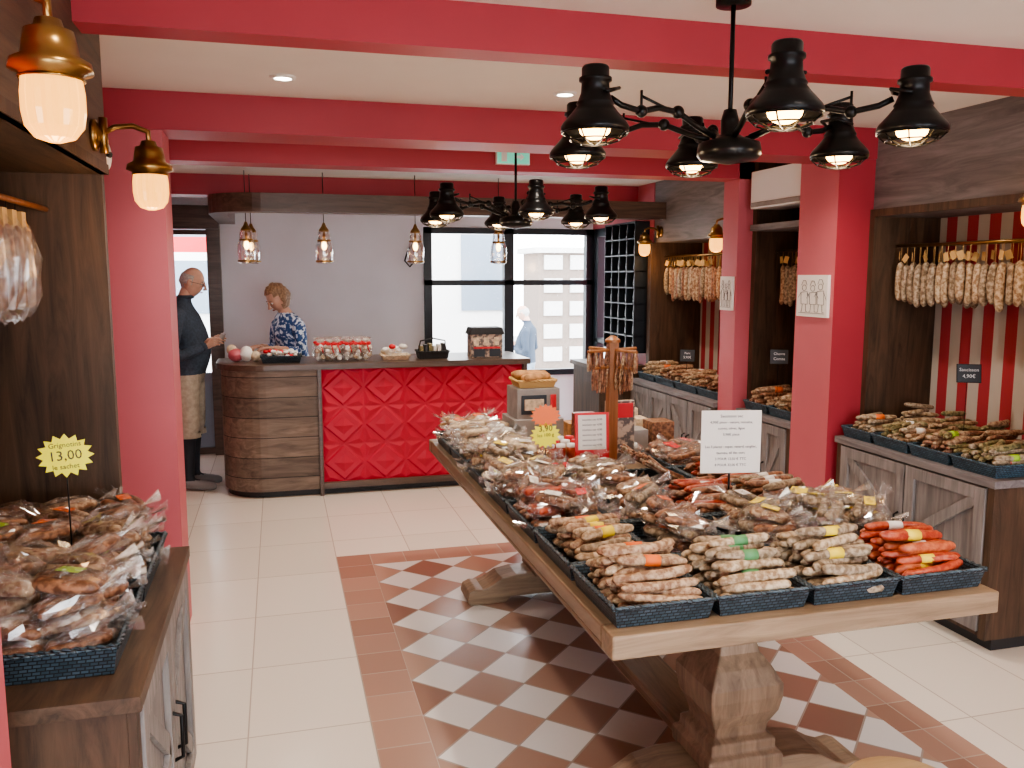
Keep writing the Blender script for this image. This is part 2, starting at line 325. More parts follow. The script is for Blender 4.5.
mb=MB(); mb.box(4.6,12,15,16,GZ,2.1,FACADE2); mb.box(4.5,12.1,14.9,16.1,2.1,2.2,FACADE)
for i in range(10):
    for k in range(6): mb.box(4.7+i*.5,5.05+i*.5,14.96,15.02,GZ+.2+k*.42,GZ+.46+k*.42,FACADE)
mb.done('building',center=False)
mb=MB(); mb.box(-2.6,.6,10.2,10.3,1.95,2.12,L_RED); mb.box(-2.6,.6,10.2,10.29,1.86,1.95,L_WHT)
mb.box(-2.5,-2.4,10.2,10.3,GZ,1.9,WHITE); mb.box(.4,.5,10.2,10.3,GZ,1.9,WHITE); mb.done('awning_banner',center=False)

# ------------------------------------------------------------ downlights
for Y in (1.1,3.72,6.2):
    for X in (.05,1.26,2.5):
        mb=MB(); mb.lathe([(.036,-.002),(.036,-.010),(.05,-.008),(.054,0)],(X,Y,CH),WHITE,20,caps=False); mb.lathe([(.036,-.005),(.001,-.005)],(X,Y,CH),SPOTE,20,caps=False)
        ob=mb.done('ceiling_downlight')
        addlight('lamp_light','SPOT',(X,Y,CH-.03),60,(1,.88,.74),ob,spot_size=2.4,spot_blend=.8,shadow_soft_size=.06)

# ------------------------------------------------------------ brass wall lamps
def wall_lamp(xw,y,zc,sgn):
    mb=MB(); xl=xw+sgn*.15
    M=T(xw,y,zc+.10)@RY(sgn*pi/2)
    mb.lathe([(.045,0),(.045,.012),(.03,.02),(.012,.028)],(0,0,0),BRASS,20,M)
    mb.tube([(xw+sgn*.02,y,zc+.10),(xw+sgn*.06,y,zc+.125),(xw+sgn*.11,y,zc+.13),(xl,y,zc+.115),(xl,y,zc+.07)],.008,BRASS,8)
    mb.tube([(xw+sgn*.03,y,zc+.05),(xw+sgn*.03,y,zc+.15)],.012,BRASS,8)
    mb.lathe([(.014,.09),(.02,.088),(.024,.075),(.038,.07),(.042,.05),(.045,.03),(.062,.020),(.065,.005),(.05,0),(.05,-.006),(.02,-.006)],(xl,y,zc),BRASS,24)
    pr=[(.044,-.004),(.047,-.03),(.047,-.06),(.043,-.085),(.03,-.103),(.01,-.11)]
    vs=[];fs=[];seg=36
    for r,z in pr:
        for q in range(seg):
            a=2*pi*q/seg; rr=r*(1+(.05 if q%2 else -.03)); vs.append((xl+rr*math.cos(a),y+rr*math.sin(a),zc+z))
    for i in range(len(pr)-1):
        for q in range(seg): fs.append((i*seg+q,(i+1)*seg+q,(i+1)*seg+(q+1)%seg,i*seg+(q+1)%seg))
    mb.add(vs,fs,JAR)
    mb.tube([(xl+.05*math.cos(q*pi/10),y+.05*math.sin(q*pi/10),zc-.008) for q in range(20)],.002,BRASS,5,closed=True)
    ob=mb.done('brass_wall_lamp')
    addlight('lamp_light','POINT',(xl,y,zc-.18),3.0,(1,.58,.26),ob,shadow_soft_size=.05)
for a in [(-.5,1.62,2.03,1),(-.5,2.76,2.0,1),(3.2,5.6,1.97,-1),(3.2,6.85,1.97,-1),(3.22,2.93,2.0,-1)]: wall_lamp(*a)

# ------------------------------------------------------------ chandeliers
def chandelier(X,Y,zr,phi=-16,rr0=.485):
    mb=MB(); zh=zr-.015
    mb.tube([(X,Y,CH-.001),(X,Y,zh)],.007,BLK,8); mb.lathe([(.05,0),(.05,.02),(.02,.035)],(X,Y,CH-.036),BLK,20)
    mb.lathe([(.018,.13),(.026,.10),(.026,.06),(.045,.05),(.088,.035),(.092,.015),(.092,.0),(.08,-.012),(.03,-.02),(.01,-.024)],(X,Y,zh-.01),BLK,28)
    lights=[]
    for k in range(6):
        a=math.radians(phi+60*k-15.3); d=Vector((math.cos(a),math.sin(a),0)); t=Vector((-math.sin(a),math.cos(a),0)); h=Vector((X,Y,zh+.04))
        c=Vector((X,Y,0))+d*rr0; c.z=zr
        mb.tube([h+d*.06,h+d*.12+Vector((0,0,.02)),h+d*.2+Vector((0,0,.055)),h+d*.27+Vector((0,0,.06)),h+d*.33+Vector((0,0,.045)),h+d*.40+Vector((0,0,.055)),c-d*.05+Vector((0,0,.095))],.0085,BLK,8)
        mb.ell(h+d*.2+Vector((0,0,.055)),(.018,.018,.018),BLK); mb.ell(h+d*.33+Vector((0,0,.045)),(.017,.017,.017),BLK)
        mb.tube([h+d*.33+Vector((0,0,.04)),h+d*.33+Vector((0,0,.10))],.004,BLK,6); mb.tube([h+d*.2+Vector((0,0,.05)),h+d*.33+Vector((0,0,.085))],.004,BLK,6)
        mb.tube([c+t*.045+Vector((0,0,.10)),c-d*.055+t*.03+Vector((0,0,.115)),c-d*.055-t*.03+Vector((0,0,.115)),c-t*.045+Vector((0,0,.10))],.005,BLK,6)
        s=.84
        mb.lathe([(r,z*s) for r,z in [(.012,.205),(.032,.202),(.036,.195),(.036,.168),(.043,.166),(.043,.156),(.036,.152),(.038,.12),(.046,.095),(.05,.088),(.047,.082),(.060,.062),(.084,.030),(.090,.018),(.090,.004),(.086,.002),(.085,.014),(.076,.028),(.047,.06),(.03,.075),(.001,.08)]],c,BLK,24,caps=False)
        for (rr,zz) in [(.087,0),(.066,-.018),(.036,-.028)]:
            mb.tube([c+Vector((rr*math.cos(b*pi/8),rr*math.sin(b*pi/8),zz)) for b in range(16)],.0022,BLK,5,closed=True)
        for b in range(4):
            e=Vector((math.cos(b*pi/4),math.sin(b*pi/4),0))
            mb.tube([c+e*q+Vector((0,0,z)) for q,z in ((.087,.002),(.066,-.018),(.036,-.028),(0,-.031),(-.036,-.028),(-.066,-.018),(-.087,.002))],.0022,BLK,5)
        mb.ell(c+Vector((0,0,.012)),(.042,.042,.030),BULB,seg=14,rings=8)
        lights.append(c+Vector((0,0,-.07)))
    ob=mb.done('chandelier')
    for p in lights: addlight('lamp_light','POINT',p,2.6,(1,.74,.46),ob,shadow_soft_size=.04)
chandelier(1.285,2.3,2.07,-29); chandelier(1.30,4.68,2.005,-18)

for X,dY in ((-.22,0),(-.19,.25),(.37,0),(1.1,0),(1.80,0)):
    mb=MB(); Y=7.02+dY; z=2.06
    mb.tube([(X,Y,CH-.001),(X,Y,z)],.003,BLK,6)
    mb.lathe([(.008,.05),(.012,.04),(.02,.02),(.035,0),(.04,-.01),(.04,-.02)],(X,Y,z),BRASS,16)
    mb.lathe([(.045,-.02),(.05,-.05),(.05,-.09),(.06,-.11),(.068,-.13),(.07,-.2),(.068,-.26),(.05,-.27)],(X,Y,z),GLASSJ,20,caps=False)
    mb.lathe([(.051,-.082),(.056,-.09),(.051,-.098)],(X,Y,z),BRASS,16,caps=False)
    mb.lathe([(.069,-.245),(.073,-.25),(.069,-.258)],(X,Y,z),BRASS,16,caps=False)
    mb.ell((X,Y,z-.13),(.02,.02,.035),BULB); mb.tube([(X,Y,z-.01),(X,Y,z-.10)],.01,BRASS)
    mb.done('glass_pendant_lamp')

# ------------------------------------------------------------ counter
mb=MB()
mb.prism(roundpoly(-.45,.29,6.64,7.24,.34),.05,.985,WC); mb.prism(roundpoly(-.43,1.9,6.68,7.22,.32),0,.05,BLKM)
mb.box(.29,1.91,6.66,7.24,.05,.985,WC)
mb.prism(roundpoly(-.48,1.96,6.60,7.28,.36),.985,1.03,WT)
mb.box(.27,.30,6.61,6.66,.0,.985,WT); mb.box(1.90,1.935,6.61,7.24,0,.985,WT)
nx,nz=5,3; cx=(1.90-.30)/nx; cz=.885/nz
mb.box(.30,1.90,6.65,6.662,.05,.985,REDP)
for i in range(nx):
    for j in range(nz):
        a=.30+(i+.5)*cx; b=.10+(j+.5)*cz; Y=6.65
        hx,hz=cx*.5,cz*.5
        def ring(k,y): return [(a,y,b-hz*k),(a+hx*k,y,b),(a,y,b+hz*k),(a-hx*k,y,b)]
        P=ring(.96,Y)+ring(.86,Y-.012)+ring(.50,Y-.010)+[(a,Y-.024,b)]
        F=[]
        for q in range(4):
            r=(q+1)%4; F+=[(q,r,4+r,4+q),(4+q,4+r,8+r,8+q),(8+q,8+r,12)]
        mb.add(P,F,REDP)
        for sx in (-1,1):
            for sz in (-1,1):
                C=Vector((a+sx*hx*.97,Y,b+sz*hz*.97)); A=Vector((a+sx*hx*.12,Y,b+sz*hz*.97)); B=Vector((a+sx*hx*.97,Y,b+sz*hz*.12)); G=(A+B+C*1.6)/3.6+Vector((0,-.013,0))
                fs=[(0,1,3),(1,2,3),(2,0,3)]
                if sx*sz>0: fs=[tuple(reversed(f)) for f in fs]
                mb.add([A,B,C,G],fs,REDP)
mb.box(.30,1.90,6.625,6.66,.05,.10,WT)
mb.done('shop_counter',.003,center=False)
CT=1.0315
mb=MB()
for i in range(18):
    x=.31+.068*(i%6)+R.uniform(-.015,.015); y=6.76+.09*(i//6)
    for q in range(9): mb.ell((x+R.uniform(-.026,.026),y+R.uniform(-.024,.024),CT+.025+.012*q),(.020,.020,.017),R.choice([L_WHT,L_WHT,CREAMB]),seg=7,rings=5)
    mb.ell((x,y,CT+.068),(.050,.046,.066),FILM,jit=.12,seg=10,rings=8,smooth=False)
    mb.lathe([(.012,0),(.042,.040),(.034,.046)],(x,y,CT+.135),FILM,9,smooth=False,caps=False); mb.lathe([(.010,0),(.030,.034)],(x,y,CT+.133),L_WHT,7,smooth=False)
    for s in (-1,1): mb.ell((x+s*.018,y-.018,CT+.138),(.020,.009,.013),L_RED,M=None,seg=8,rings=6)
    mb.tube([(x+.004,y-.02,CT+.135),(x+.012,y-.045,CT+.10),(x+.02,y-.048,CT+.07)],.004,L_RED,5)
mb.done('ribboned_candy_bags')
def tray(mb,x0,x1,y0,y1,z,h=.055,mt=WICK):
    o=.012;t=.007
    mb.box(x0+o,x1-o,y0+o,y1-o,z,z+.008,mt)
    def wall(a,b,c,d):
        a,b,c,d=map(Vector,(a,b,c,d)); n=(b-a).cross(d-a).normalized()*t
        mb.add([a,b,c,d,a+n,b+n,c+n,d+n],[(0,1,2,3),(7,6,5,4),(0,4,5,1),(1,5,6,2),(2,6,7,3),(3,7,4,0)],mt)
    B=[(x0+o,y0+o,z),(x1-o,y0+o,z),(x1-o,y1-o,z),(x0+o,y1-o,z)]; C=[(x0,y0,z+h),(x1,y0,z+h),(x1,y1,z+h),(x0,y1,z+h)]
    for i in range(4): j=(i+1)%4; wall(B[j],B[i],C[i],C[j])
    for i in range(4):
        j=(i+1)%4; a,b=Vector(C[i]),Vector(C[j]); n=int((b-a).length/.012); side=(b-a).normalized().cross(Vector((0,0,1)))
        for ph in (0,pi): mb.tube([a+(b-a)*q/n+Vector((0,0,.004*math.cos(q*1.6+ph)))+side*.004*math.sin(q*1.6+ph) for q in range(n+1)],.0048,mt,5)
def sausage(mb,p,ang,L,r,mt,bend=0,pitch=0,label=None,seg=8,lr=.22):
    ts=[0,.025,.08,.2,.4,.6,.8,.92,.975,1]; rf=[.2,.6,.88,1,1.02,.98,1,.88,.6,.2]
    d=Vector((math.cos(ang)*math.cos(pitch),math.sin(ang)*math.cos(pitch),math.sin(pitch))); s=Vector((-math.sin(ang),math.cos(ang),0))
    w=[R.uniform(-.003,.003) for _ in ts]
    P=[Vector(p)+d*(t-.5)*L+s*(bend*(1-4*(t-.5)**2)+w[i]) for i,t in enumerate(ts)]
    mb.tube(P,[r*f*R.uniform(.94,1.06) for f in rf],mt,seg)
    if label:
        P=[Vector(p)+d*(t-.5)*L+s*bend*(1-4*(t-.5)**2) for t in (.5-lr/2,.5,.5+lr/2)]
        mb.tube(P,[r*1.12]*3,label,seg)
def pile(mb,x0,x1,y0,y1,z,mats,labels=(None,),layers=3,orient='x',r=.018,L=.2,lp=.35,jit=.16):
    if orient=='x': A0,A1,C0,C1=x0,x1,y0,y1
    else: A0,A1,C0,C1=y0,y1,x0,x1
    al=A1-A0; cols=max(1,int(al/(L*.93)))
    for k in range(layers):
        n=max(1,int((C1-C0-.004)/(2*r))-(k*k+1)//3)
        for c in range(cols):
            for i in range(n):
                cc=(C0+C1)/2+(i-(n-1)/2)*2*r*1.02+R.uniform(-.004,.004); aa=A0+al*(c+.5)/cols+R.uniform(-.016,.016)
                zz=z+.008+r+k*r*1.5+R.uniform(-.002,.007)
                ang=R.gauss(0,jit)
                if orient=='y': ang+=pi/2
                p=(aa,cc,zz) if orient=='x' else (cc,aa,zz)
                sausage(mb,p,ang,L*R.uniform(.84,1.06),r*R.uniform(.85,1.1),R.choice(mats),R.uniform(-.02,.02),R.gauss(0,.06)*(k>0),R.choice(labels) if R.random()<lp*(1.6 if k==layers-1 else 1) else None)
def bag(mb,c,ang,sx,sy,sz,mt,label=None,n=3,film=FILM):
    M=T(*c)@RZ(ang)@RY(R.uniform(-.2,.2))@RX(R.uniform(-.2,.2))
    for i in range(n):
        q=MB(); sausage(q,(R.uniform(-.01,.01),(i-(n-1)/2)*sy*1.5/n,sz*.55),R.gauss(0,.15),sx*1.65,min(sy/n*1.05,.018),mt,R.uniform(-.018,.018))
        mb.add(q.v,q.f,mt,M,True)
    mb.ell((0,0,0),(sx*1.07,sy*1.10,sz*1.45),film,M,seg=13,rings=10,smooth=False,jit=.15,zmin=0)
    for e in ((1,-1) if R.random()<.4 else (1,)):
        vs=[];fs=[];m=9
        for i in range(m):
            a=-.9+1.8*i/(m-1); zz=(.014 if i%2 else -.006)
            vs.append((e*sx*.93,.012*a,sz*.7)); vs.append((e*(sx*1.0+.052*math.cos(a*.6)),.052*a,sz*.8+zz+R.uniform(-.004,.022)))
        for i in range(m-1): fs.append((2*i,2*i+1,2*i+3,2*i+2))
        mb.add(vs,fs,film,M)
    if label: mb.box(-.028,.028,-.017,.017,sz*1.36,sz*1.39,label,M@RX(R.uniform(-.25,.25))@RZ(R.uniform(-.6,.6)))
def bagpile(mb,x0,x1,y0,y1,z,mats,labels=(None,),layers=2,s=(.08,.045,.03),lp=.45,base=.028,ang0=0):
    for k in range(layers):
        w=x1-x0;d=y1-y0; nx=max(1,int(w/(s[0]*1.45))); ny=max(1,int(d/(s[1]*1.5)))
        if k>1: ny=max(1,ny-1)
        for i in range(nx):
            for j in range(ny):
                x=x0+w*(i+.5)/nx+R.uniform(-.015,.015); y=y0+d*(j+.5)/ny+R.uniform(-.015,.015)
                bag(mb,(x,y,z+base+k*s[2]*1.25+.004),ang0+R.gauss(0,.6),s[0]*R.uniform(.85,1.1),s[1]*R.uniform(.85,1.15),s[2],R.choice(mats),R.choice(labels) if R.random()<lp else None)
mb=MB(); tray(mb,-.14,.16,6.72,6.9,CT,.05)
for i in range(40): mb.ell((R.uniform(-.11,.13),R.uniform(6.75,6.87),CT+.05+R.uniform(0,.04)),(.022,.018,.014),R.choice([L_WHT,CREAMB,L_RED,L_WHT]),seg=7,rings=5)
mb.done('sweets_basket')
mb=MB()
mb.ell((-.33,6.95,CT+.05),(.06,.05,.05),PINK,jit=.05); mb.ell((-.25,6.93,CT+.06),(.05,.05,.06),L_WHT,jit=.05); mb.ell((-.36,6.98,CT+.09),(.04,.04,.04),CREAMB,jit=.05)
mb.ell((-.18,6.92,CT+.04),(.04,.04,.04),CREAMB,jit=.05); mb.done('sweet_bags')
mb=MB(); tray(mb,.78,1.0,6.74,6.9,CT,.035,CREAMB)
for i in range(14): mb.ell((R.uniform(.81,.97),R.uniform(6.77,6.87),CT+.045+R.uniform(0,.06)),(.03,.025,.02),R.choice([L_WHT,L_RED,CREAMB,L_WHT]),seg=8,rings=6,jit=.08)
mb.done('gift_basket')
mb=MB(); tray(mb,1.07,1.32,6.74,6.92,CT,.06,BLKM)
for i in range(6): mb.box(1.09+i*.036,1.115+i*.036,6.78,6.88,CT+.02,CT+.10+.01*(i%3),R.choice([BLKM,S_GRN,L_WHT]))
mb.tube([(1.08,6.83,CT+.05),(1.1,6.83,CT+.14),(1.2,6.83,CT+.16),(1.3,6.83,CT+.14),(1.31,6.83,CT+.05)],.006,BLKM); mb.done('jar_basket')
HB=mat('printed_box',(.12,.10,.10),.5,col2=(.50,.38,.30),scale=35,thr=(.45,.55))
mb=MB(); mb.box(1.50,1.76,6.74,6.90,CT,CT+.19,HB); mb.prism([(1.485,0),(1.775,0),(1.755,.055),(1.505,.055)],-.09,.09,BLKM,T(0,6.82,CT+.19)@RX(pi/2))
for i in range(3): mb.box(1.52+.085*i,1.56+.085*i,6.732,6.74,CT+.10,CT+.165,CREAMB)
mb.box(1.52,1.74,6.73,6.74,CT+.075,CT+.088,L_RED); mb.box(1.52,1.61,6.73,6.74,CT+.01,CT+.07,SLATE); mb.box(1.65,1.74,6.73,6.74,CT+.01,CT+.07,SLATE); mb.done('souvenir_house_box')
mb=MB(); mb.tube([(1.29,8.49,2.0),(1.25,8.48,1.93),(1.22,8.48,1.84),(1.27,8.48,1.78),(1.33,8.48,1.85),(1.31,8.48,1.95)],.008,BLK); mb.done('wall_cable')

# ------------------------------------------------------------ display table
mb=MB(); tx0,tx1,ty0,ty1,tz=.78,1.97,1.90,4.60,.80
for i in range(4):
    a=tx0+(tx1-tx0)*i/4; b=tx0+(tx1-tx0)*(i+1)/4
    mb.box(a+.0008,b-.0008,ty0+.08,ty1-.08,tz-.05,tz,TBL)
mb.box(tx0,tx1,ty0,ty0+.08,tz-.065,tz,TBLE); mb.box(tx0,tx1,ty1-.08,ty1,tz-.065,tz,TBLE)
mb.box(tx0,tx0+.03,ty0+.08,ty1-.08,tz-.065,tz-.05,TBL); mb.box(tx1-.03,tx1,ty0+.08,ty1-.08,tz-.065,tz-.05,TBL)
mb.box(tx0+.25,tx1-.25,ty0+.25,ty1-.25,tz-.12,tz-.05,TBL)
XC=1.375
for Y in (2.36,4.22):
    mb.box(XC-.42,XC+.42,Y-.07,Y+.07,tz-.13,tz-.06,TBLE)
    pr=[(.145,.14),(.145,.19),(.125,.205),(.125,.235),(.10,.25),(.105,.28),(.130,.33),(.14,.38),(.14,.42),(.11,.47),(.078,.51),(.07,.545),(.095,.56),(.095,.585),(.115,.605),(.115,.64),(.14,.655),(.14,.68)]
    mb.lathe([(r*1.28,z) for r,z in pr],(XC,Y,0),TBLZ,4,smooth=False,a0=pi/4)
    ft=[(-.47,0),(-.28,0),(-.25,.03),(.25,.03),(.28,0),(.47,0),(.485,.03),(.475,.07),(.44,.085),(.40,.08),(.36,.095),(.30,.13),(.22,.145),(-.22,.145),(-.30,.13),(-.36,.095),(-.40,.08),(-.44,.085),(-.475,.07),(-.485,.03)]
    mb.prism(ft,-.09,.09,TBLE,T(XC,Y,.004)@RX(pi/2))
mb.box(XC-.05,XC+.05,2.45,4.13,.06,.13,TBL); mb.box(XC-.085,XC+.085,2.45,4.13,.13,.155,TBL)
mb.done('display_table',.006,center=True)

rows=[(1.935,2.27),(2.29,2.64),(2.66,3.01),(3.03,3.37),(3.39,3.73),(3.75,4.11),(4.13,4.5)]
cols=[(.80,1.083),(1.093,1.37),(1.38,1.655),(1.665,1.95)]
TZ=tz+.001
def trayobj(x,y,kind,**kw):
    mb=MB(); tray(mb,x[0],x[1],y[0],y[1],kw.pop('z',TZ),mt=kw.pop('wick',WICK)); z=kw.pop('pz',TZ+.008)
    if kind=='s': pile(mb,x[0]+.012,x[1]-.012,y[0]+.012,y[1]-.012,z,**kw)
    else: bagpile(mb,x[0]+.025,x[1]-.025,y[0]+.03,y[1]-.03,z,**kw)
    return mb.done('sausage_tray' if kind=='s' else 'bagged_sausage_tray')
trayobj(cols[0],rows[0],'s',mats=[S_TAN,S_TAN,S_PALE],labels=[L_ORG],layers=6,L=.23,r=.0155,lp=.3)
trayobj(cols[1],rows[0],'s',mats=[S_PALE,S_PALE,S_GREY],labels=[L_GRN],layers=6,L=.23,r=.0155,lp=.3)
trayobj(cols[2],rows[0],'s',mats=[S_GREY,S_GREY,S_PALE],labels=[L_YEL],layers=6,L=.22,r=.016,lp=.2)
trayobj(cols[3],rows[0],'s',mats=[S_RED,S_ORG],labels=[L_YEL,L_WHT,L_RED],layers=5,L=.22,r=.0155)
trayobj(cols[0],rows[1],'s',mats=[S_GREY,S_TAN,S_PALE],labels=[L_ORG,L_YEL],layers=4,L=.20,lp=.4,r=.0165)
trayobj(cols[1],rows[1],'b',mats=[S_BRN,S_TAN,S_GREY],labels=[L_YEL,L_ORG],layers=3)
trayobj(cols[2],rows[1],'b',mats=[S_BRN,S_GREY,S_TAN],labels=[L_YEL,L_WHT,L_YEL],layers=3)
trayobj(cols[3],rows[1],'b',mats=[S_GREY,S_TAN],labels=[L_YEL],layers=3)
trayobj(cols[0],rows[2],'b',mats=[S_RED,S_BRN,S_BRN],labels=[L_RED,L_WHT],layers=3)
trayobj(cols[1],rows[2],'b',mats=[S_TAN,S_GREY,S_BRN],labels=[L_ORG,L_WHT,L_YEL],layers=3)
trayobj(cols[2],rows[2],'s',mats=[S_RED,S_BRN,S_BRN],labels=[L_WHT],layers=5,L=.21,lp=.15,r=.014)
trayobj(cols[3],rows[2],'s',mats=[S_BRN,S_GREY],labels=[L_WHT],layers=5,L=.21,lp=.15,r=.014)
trayobj(cols[0],rows[3],'b',mats=[S_GREY,S_BRN,S_TAN],labels=[L_WHT,L_WHT,L_YEL],layers=3)
trayobj(cols[1],rows[3],'b',mats=[S_GREY,S_TAN],labels=[L_WHT,L_YEL],layers=3)
trayobj(cols[3],rows[3],'s',mats=[S_BRN,S_RED,S_BRN],labels=[L_WHT],layers=5,L=.21,lp=.15,r=.014)
trayobj(cols[0],rows[4],'b',mats=[CREAMB,S_PALE,S_GREY],labels=[L_WHT,L_YEL],layers=4)
trayobj(cols[3],rows[4],'b',mats=[S_BRN],labels=[L_RED],layers=2)
trayobj(cols[0],rows[5],'b',mats=[CREAMB,L_WHT,S_PALE],labels=[L_WHT,L_YEL],layers=4)
trayobj(cols[0],rows[6],'b',mats=[CREAMB,L_WHT,BREAD],labels=[L_WHT,L_ORG],layers=3)
mb=MB(); x,y=cols[2],rows[3]; tray(mb,x[0],x[1],y[0],y[1],TZ)
for i in range(90):
    a=R.uniform(-.42,.42); mb.tube([(1.62+R.uniform(-.02,.01),3.2+a*.25,TZ+.025+R.uniform(0,.03)),(1.50,3.2+a*.32,TZ+.09+R.uniform(0,.02)),(1.40+R.uniform(-.015,.01),3.2+a*.36,TZ+.15+R.uniform(0,.035))],.006,R.choice([S_BRN,S_GREY,S_BRN]),6)
mb.done('thin_sausage_bundle')
mb=MB(); X,Y=1.44,3.56
mb.box(X-.05,X+.05,Y-.11,Y+.11,TZ,TZ+.025,POST); mb.box(X-.022,X+.022,Y-.022,Y+.022,TZ+.025,TZ+.60,POST); mb.lathe([(.035,0),(.035,.012),(.01,.03)],(X,Y,TZ+.60),POST,12)
for (dz,l) in ((.565,.15),(.49,.12)):
    for a in (0,pi/2):
        d=Vector((math.cos(a+.4),math.sin(a+.4),0)); mb.tube([Vector((X,Y,TZ+dz))-d*l,Vector((X,Y,TZ+dz))+d*l],.008,POST)
        for k in range(-4,5):
            if k==0: continue
            p=Vector((X,Y,TZ+dz))+d*l*k/4.2; q=R.uniform(.085,.12)
            for s in (-1,1): mb.tube([p+Vector((0,0,.008)),p+Vector((s*.006,s*.006,-.02)),p+Vector((s*.009,s*.008,-.5*q)),p+Vector((s*.008,s*.006,-q))],[.003,.006,.007,.004],R.choice([S_BRN,S_TAN,S_BRN]),6)
mb.done('sausage_display_stand',.002)
mb=MB(); mb.box(1.10,1.355,3.98,4.22,TZ,TZ+.19,CARD); mb.box(1.10,1.355,3.975,3.98,TZ+.03,TZ+.09,L_WHT); mb.box(1.12,1.34,4.0,4.2,TZ+.19,TZ+.34,CARD)
mb.box(1.14,1.27,3.994,4.0,TZ+.215,TZ+.31,SLATE); mb.box(1.155,1.255,3.990,3.994,TZ+.235,TZ+.29,CREAMB); mb.box(1.29,1.32,3.994,4.0,TZ+.22,TZ+.31,L_RED)
mb.done('product_carton_stack',.004)
mb=MB(); tray(mb,1.13,1.33,4.02,4.18,TZ+.342,.035,KRAFT)
for i in range(6): sausage(mb,(1.23+R.uniform(-.02,.02),4.04+.024*i,TZ+.385+R.uniform(0,.015)),R.uniform(-.5,.5),.17,.02,BREAD)
mb.done('bread_basket')
mb=MB()
for i in range(5):
    for j in range(5):
        for k in range(2 if j>1 else 1):
            c=(1.118+i*.052,3.45+j*.09,TZ+k*.068)
            mb.lathe([(.02,0),(.024,.005),(.024,.045),(.019,.052)],c,R.choice([S_BRN,S_ORG,CREAMB,S_RED]),12); mb.lathe([(.022,.052),(.022,.066),(.002,.067)],c,R.choice([WHITE,L_RED,WHITE]),12,caps=False)
mb.done('terrine_jars')
mb=MB()
for i in range(4):
    for j in range(3):
        if j==0 and i==0: continue
        mb.box(1.50+j*.14,1.62+j*.14,3.86+i*.15,3.98+i*.15,TZ,TZ+.10+.035*((i+j)%3),R.choice([CARD,S_BRN,BREAD,L_WHT,CREAMB]))
mb.done('gourmet_boxes',.003)
mb=MB(); Mb=T(1.29,3.40,TZ)@RZ(-.1)@RX(-.08); mb.box(-.075,.075,-.006,.006,0,.31,L_RED,Mb); mb.box(-.062,.062,-.0075,-.006,.15,.30,L_WHT,Mb)
for i in range(6): mb.text('saucisse sec 4,90',.013,Mb@T(0,-.008,.28-.022*i)@RX(pi/2),INK)
for i in range(4): mb.text('* gourmand *',.016,Mb@T(0,-.008,.12-.028*i)@RX(pi/2),L_WHT)
mb.done('red_price_board')
mb=MB(); mb.box(1.50,1.64,3.76,3.80,TZ,TZ+.30,HB); mb.box(1.51,1.63,3.755,3.76,TZ+.22,TZ+.29,L_RED); mb.done('terrine_leaflet_box',.002)
mb=MB(); M=T(1.535,2.67,1.0)@RZ(-.2); mb.box(-.108,.108,-.002,.002,.0,.225,L_WHT,M); mb.tube([(1.535,2.675,TZ+.06),(1.535,2.675,1.02)],.004,BLK)
for i,t in enumerate(['Saucisson sec','4,90€ piece - nature, noisette,','comte, olives, figue','5,90€ piece','','Les 3 pieces : cepes, canard, sanglier,','taureau, ail des ours','3 POUR 13,50 € TTC','8 POUR 33,00 € TTC']):
    if t: mb.text(t,.0125 if i else .015,M@T(0,-.0025,.205-.022*i)@RX(pi/2),INK)
mb.done('white_text_sign')
def star_sign(X,Y,z0,zc,r,m1,lines,rz,m2=None,lean=0):
    mb=MB(); M=T(X,Y,zc)@RZ(rz)@RX(pi/2)
    n=16; poly=[]
    for i in range(2*n):
        a=pi*i/n; q=r*(1 if i%2==0 else .78); poly.append((q*math.cos(a),q*math.sin(a)*.85))
    mb.prism(poly,-.0015,.0015,m1,M)
    for i,(t,s) in enumerate(lines): mb.text(t,s,M@T(0,r*.42-i*r*.42,.002)@RZ(.06),INK)
    mb.tube([(X,Y+.004,z0),(X,Y+.004,zc)],.002,BLK,6)
    if m2: mb.prism([(x,y*.9+r*1.25) for x,y in poly],-.0015,.0015,m2,M)
    mb.done('star_price_sign')
star_sign(-.545,2.40,.90,1.235,.068,YEL,[('Grignotins',.018),('13,00',.036),('le sachet',.018)],.1)
star_sign(1.07,3.38,.90,1.03,.066,YEL,[('3,90',.035),('les 100 g',.02)],-.1,FORG)
mb=MB(); sx=1.43; mb.lathe([(.14,-.03),(.145,-.02),(.145,-.006),(.14,0),(.001,0)],(sx,1.60,.47),LOAK,32)
for k in range(4):
    a=pi/4+k*pi/2; mb.tube([(sx+.10*math.cos(a),1.6+.10*math.sin(a),.445),(sx+.15*math.cos(a),1.6+.15*math.sin(a),.003)],[.018,.014],LOAK)
for k in range(4):
    a=pi/4+k*pi/2;b=a+pi/2; mb.tube([(sx+.135*math.cos(a),1.6+.135*math.sin(a),.18),(sx+.135*math.cos(b),1.6+.135*math.sin(b),.18)],.01,LOAK)
mb.done('wooden_stool')

